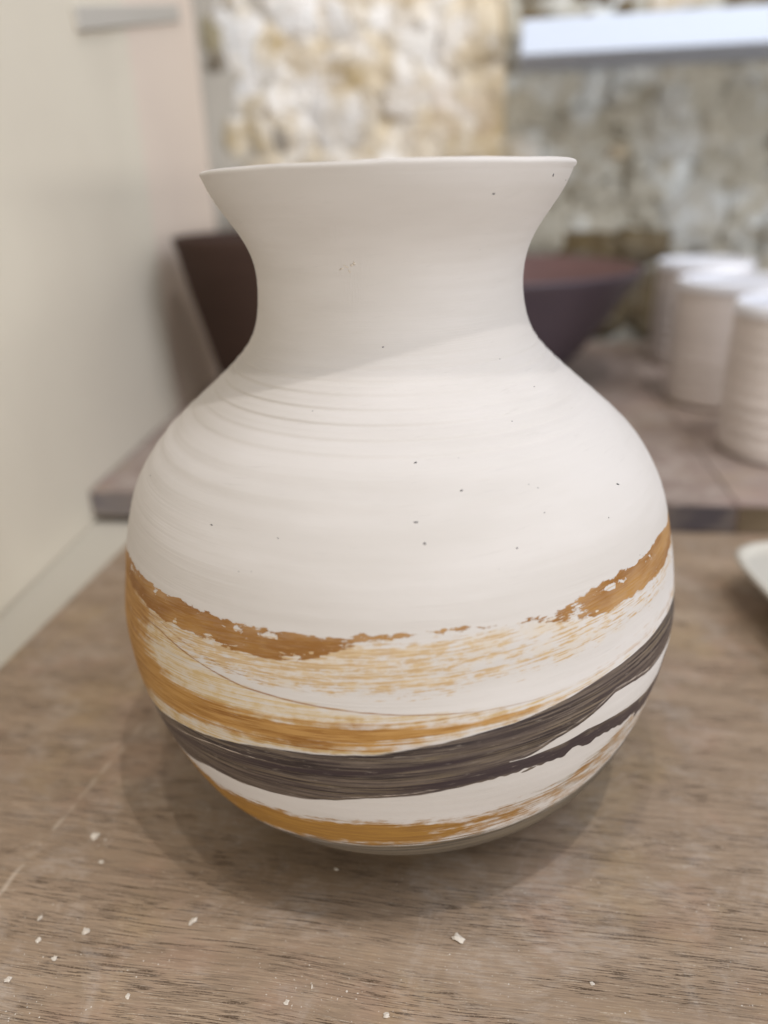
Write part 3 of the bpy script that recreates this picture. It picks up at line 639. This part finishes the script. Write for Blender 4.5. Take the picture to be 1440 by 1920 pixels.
    gl = k.ss(k.math('ADD', k.attr('p_pale_streak'), k.math('MULTIPLY', k.math('SUBTRACT', streak2, .5), 1.0)), .3, .8)
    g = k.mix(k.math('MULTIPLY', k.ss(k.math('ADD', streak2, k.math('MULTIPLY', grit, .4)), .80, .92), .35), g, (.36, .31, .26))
    g = k.mix(k.math('MULTIPLY', gl, k.ss(k.attr('p_pale_streak'), .02, .2)), g, (.50, .43, .37))
    c = k.mix(m7, c, g)
    paint = k.math('MAXIMUM', k.math('MAXIMUM', m4, m3), k.math('MAXIMUM', m7, m6))
    low = k.ss(k.attr('p_band'), 0, 1)
    h = k.math('ADD', k.math('MULTIPLY', k.noise(k.map(ob, (60, 60, 1600)), 1, 3, .6), .5), k.math('MULTIPLY', k.noise(ob, 700, 3), .25))
    nb = k.bump(h, .22, .0002); nb = k.bump(paint, .5, .00012, nb)
    sc = k.math('MULTIPLY', k.ss(k.noise(k.map(fl, (1100, 1100, 380), loc=(3, 8, 2)), 1, 3, .6), .45, .62), k.attr('scuff'))
    nb = k.bump(sc, .30, .0002, nb)
    ring = k.noise(k.map(ob, (7, 7, 900)), 1, 3, .7)
    nb = k.bump(k.math('MULTIPLY', ring, k.ss(k.noise(ob, 25, 2), .4, .6)), .5, .00025, nb)
    mid_ = k.noise(k.map(ob, (28, 28, 60)), 1, 4, .55)
    nb = k.bump(mid_, .35, .0008, nb)
    rough = k.ss(k.math('MAXIMUM', m7, k.math('MULTIPLY', m6, .6)), 0, 1, .72, .42)
    return k.done(c, nb, rough)
vase = empty('clay_vase', (0, 0, 0)); tag(vase, 'large white unglazed vase with flared neck and brushed ochre and dark brown bands', 'vase')
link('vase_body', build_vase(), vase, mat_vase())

# specks and nicks on the vase wall: tiny flat grains
def surf_frame(th, z):
    r = float(vase_r(np.array([z]))[0]); r2 = float(vase_r(np.array([z + .5]))[0]); a = math.radians(th + TH0)
    er = Vector((math.cos(a), math.sin(a), 0)); et = Vector((-math.sin(a), math.cos(a), 0)); up = (er * (r2 - r) + Vector((0, 0, .5))).normalized()
    return (er * r + Vector((0, 0, z))) / 1000, et, up, et.cross(up).normalized()
rs = random.Random(5)
SIZ = [(.55, .2), (.3, .25), (.42, .35), (.9, .35), (.75, .3), (.6, .15), (.4, .2), (.3, .2), (.22, .18), (.9, .3), (.25, .15), (.35, .25), (.4, .7), (.4, .2)]
def grains(lst, mat, name):
    bm = bmesh.new()
    for (th, z, a, b) in lst:
        P, et, up, nn = surf_frame(th, z); tw = rs.uniform(-.5, .5)
        tmp = bmesh.new(); bmesh.ops.create_icosphere(tmp, subdivisions=1, radius=1)
        e1 = et * math.cos(tw) + up * math.sin(tw); e2 = up * math.cos(tw) - et * math.sin(tw)
        vs = {}
        for v in tmp.verts:
            jj = rs.uniform(.7, 1.2); vs[v.index] = bm.verts.new(P + (e1 * v.co.x * a * jj + e2 * v.co.y * b * jj + nn * v.co.z * .09) / 1000)
        for f in tmp.faces: bm.faces.new([vs[v.index] for v in f.verts])
        tmp.free()
    return tag(link(name, mesh_from_bm(name, bm), vase, mat), kind='stuff')
lst = []
for i, (th, z) in enumerate(SPECKS):
    if i in (14, 24): continue
    a, b = SIZ[i] if i < len(SIZ) else (rs.uniform(.2, .45), rs.uniform(.12, .2)); s_ = .7 if i in (12, 9) else 1.15; lst.append((th, z, a * s_, b * s_))
for i in range(26): lst.append((rs.uniform(-180, 180), rs.uniform(96, 180), rs.uniform(.16, .34), rs.uniform(.10, .17)))
grains(lst, M_speck, 'dark_specks')
grains([(4.2, 180.9, .9, .55), (2.8, 181.4, .5, .3), (-15.6, 162.9, 1.0, .2), (-13.4, 163.2, .5, .3), (-17.5, 162.4, .8, .18), (-12.6, 163.6, .35, .5), (-14.6, 161.8, .25, .6)], M_crumb, 'clay_chips')

# ------------------------------------------------------------------ crumbs on the front board
LAB = ['white clay crumb on the board left of the vase, largest of the left ones', 'small white crumb just below the large one left of the vase',
 'long upright white clay sliver on the board in front of the vase, left', 'chunky white clay crumb at lower left, right of two smaller ones',
 'small round white crumb, uppermost of the lower left cluster', 'white crumb left of the chunky one in the lower left cluster',
 'pale forked crumb lowest in the lower left cluster', 'bright white clay smudge with a tail on the board, front right',
 'thin white shaving at the lower left edge of the board', 'small oval white crumb alone near the bottom, left of centre',
 'pale crumb at the bottom edge near the middle', 'tiny upright pale crumb near the bottom, left of the middle',
 'tiny pale crumb alone at lower right of the board']
def crumb_mesh(seed, sub=2):
    bm = bmesh.new(); bmesh.ops.create_icosphere(bm, subdivisions=sub, radius=1)
    for v in bm.verts: v.co = v.co * (1 + .9 * noise.noise(v.co * 1.5 + Vector((seed * 5.1, 3.3, 0))) + .4 * noise.noise(v.co * 4 + Vector((seed, 0, 9))))
    return mesh_from_bm('clay_crumb', bm, False)
for i, (x, y, w, h) in enumerate(CRUMBS[:13]):
    me = crumb_mesh(i); o = link('clay_crumb', me, mat=M_crumb, loc=(x, y, min(w, h) * .32)); o.scale = (w, h, min(w, h) * .45); o.rotation_euler.z = rs.uniform(-.4, .4) if i != 2 else -.5
    tag(o, LAB[i], 'crumb', 'dry clay crumbs on the front board')
bm = bmesh.new()
def grain(x, y, r):
    tmp = bmesh.ops.create_icosphere(bm, subdivisions=1, radius=1)
    a = rs.uniform(0, 3); ca, sa = math.cos(a), math.sin(a); k1, k2 = rs.uniform(.6, 1.5), rs.uniform(.4, 1)
    for v in tmp['verts']:
        p = v.co * rs.uniform(.75, 1.2); v.co = Vector((x + (p.x * k1 * ca - p.y * k2 * sa) * r, y + (p.x * k1 * sa + p.y * k2 * ca) * r, r * .3 + p.z * r * .4))
for (x, y, w, h) in CRUMBS[13:]: grain(x, y, (w + h) / 2)
for i in range(90):
    grain(rs.uniform(-.10, .11), rs.uniform(-.115, -.03), rs.uniform(.00008, .00022))
for i in range(80):
    grain(rs.gauss(-.008, .014), rs.gauss(-.097, .006), rs.uniform(.00006, .00020))
for i in range(60): grain(rs.gauss(-.083, .012), rs.gauss(-.098, .010), rs.uniform(.00007, .0002))
tag(link('clay_dust', mesh_from_bm('clay_dust', bm, False), mat=M_crumb), 'fine white clay dust sprinkled over the front board', 'dust', kind='stuff')
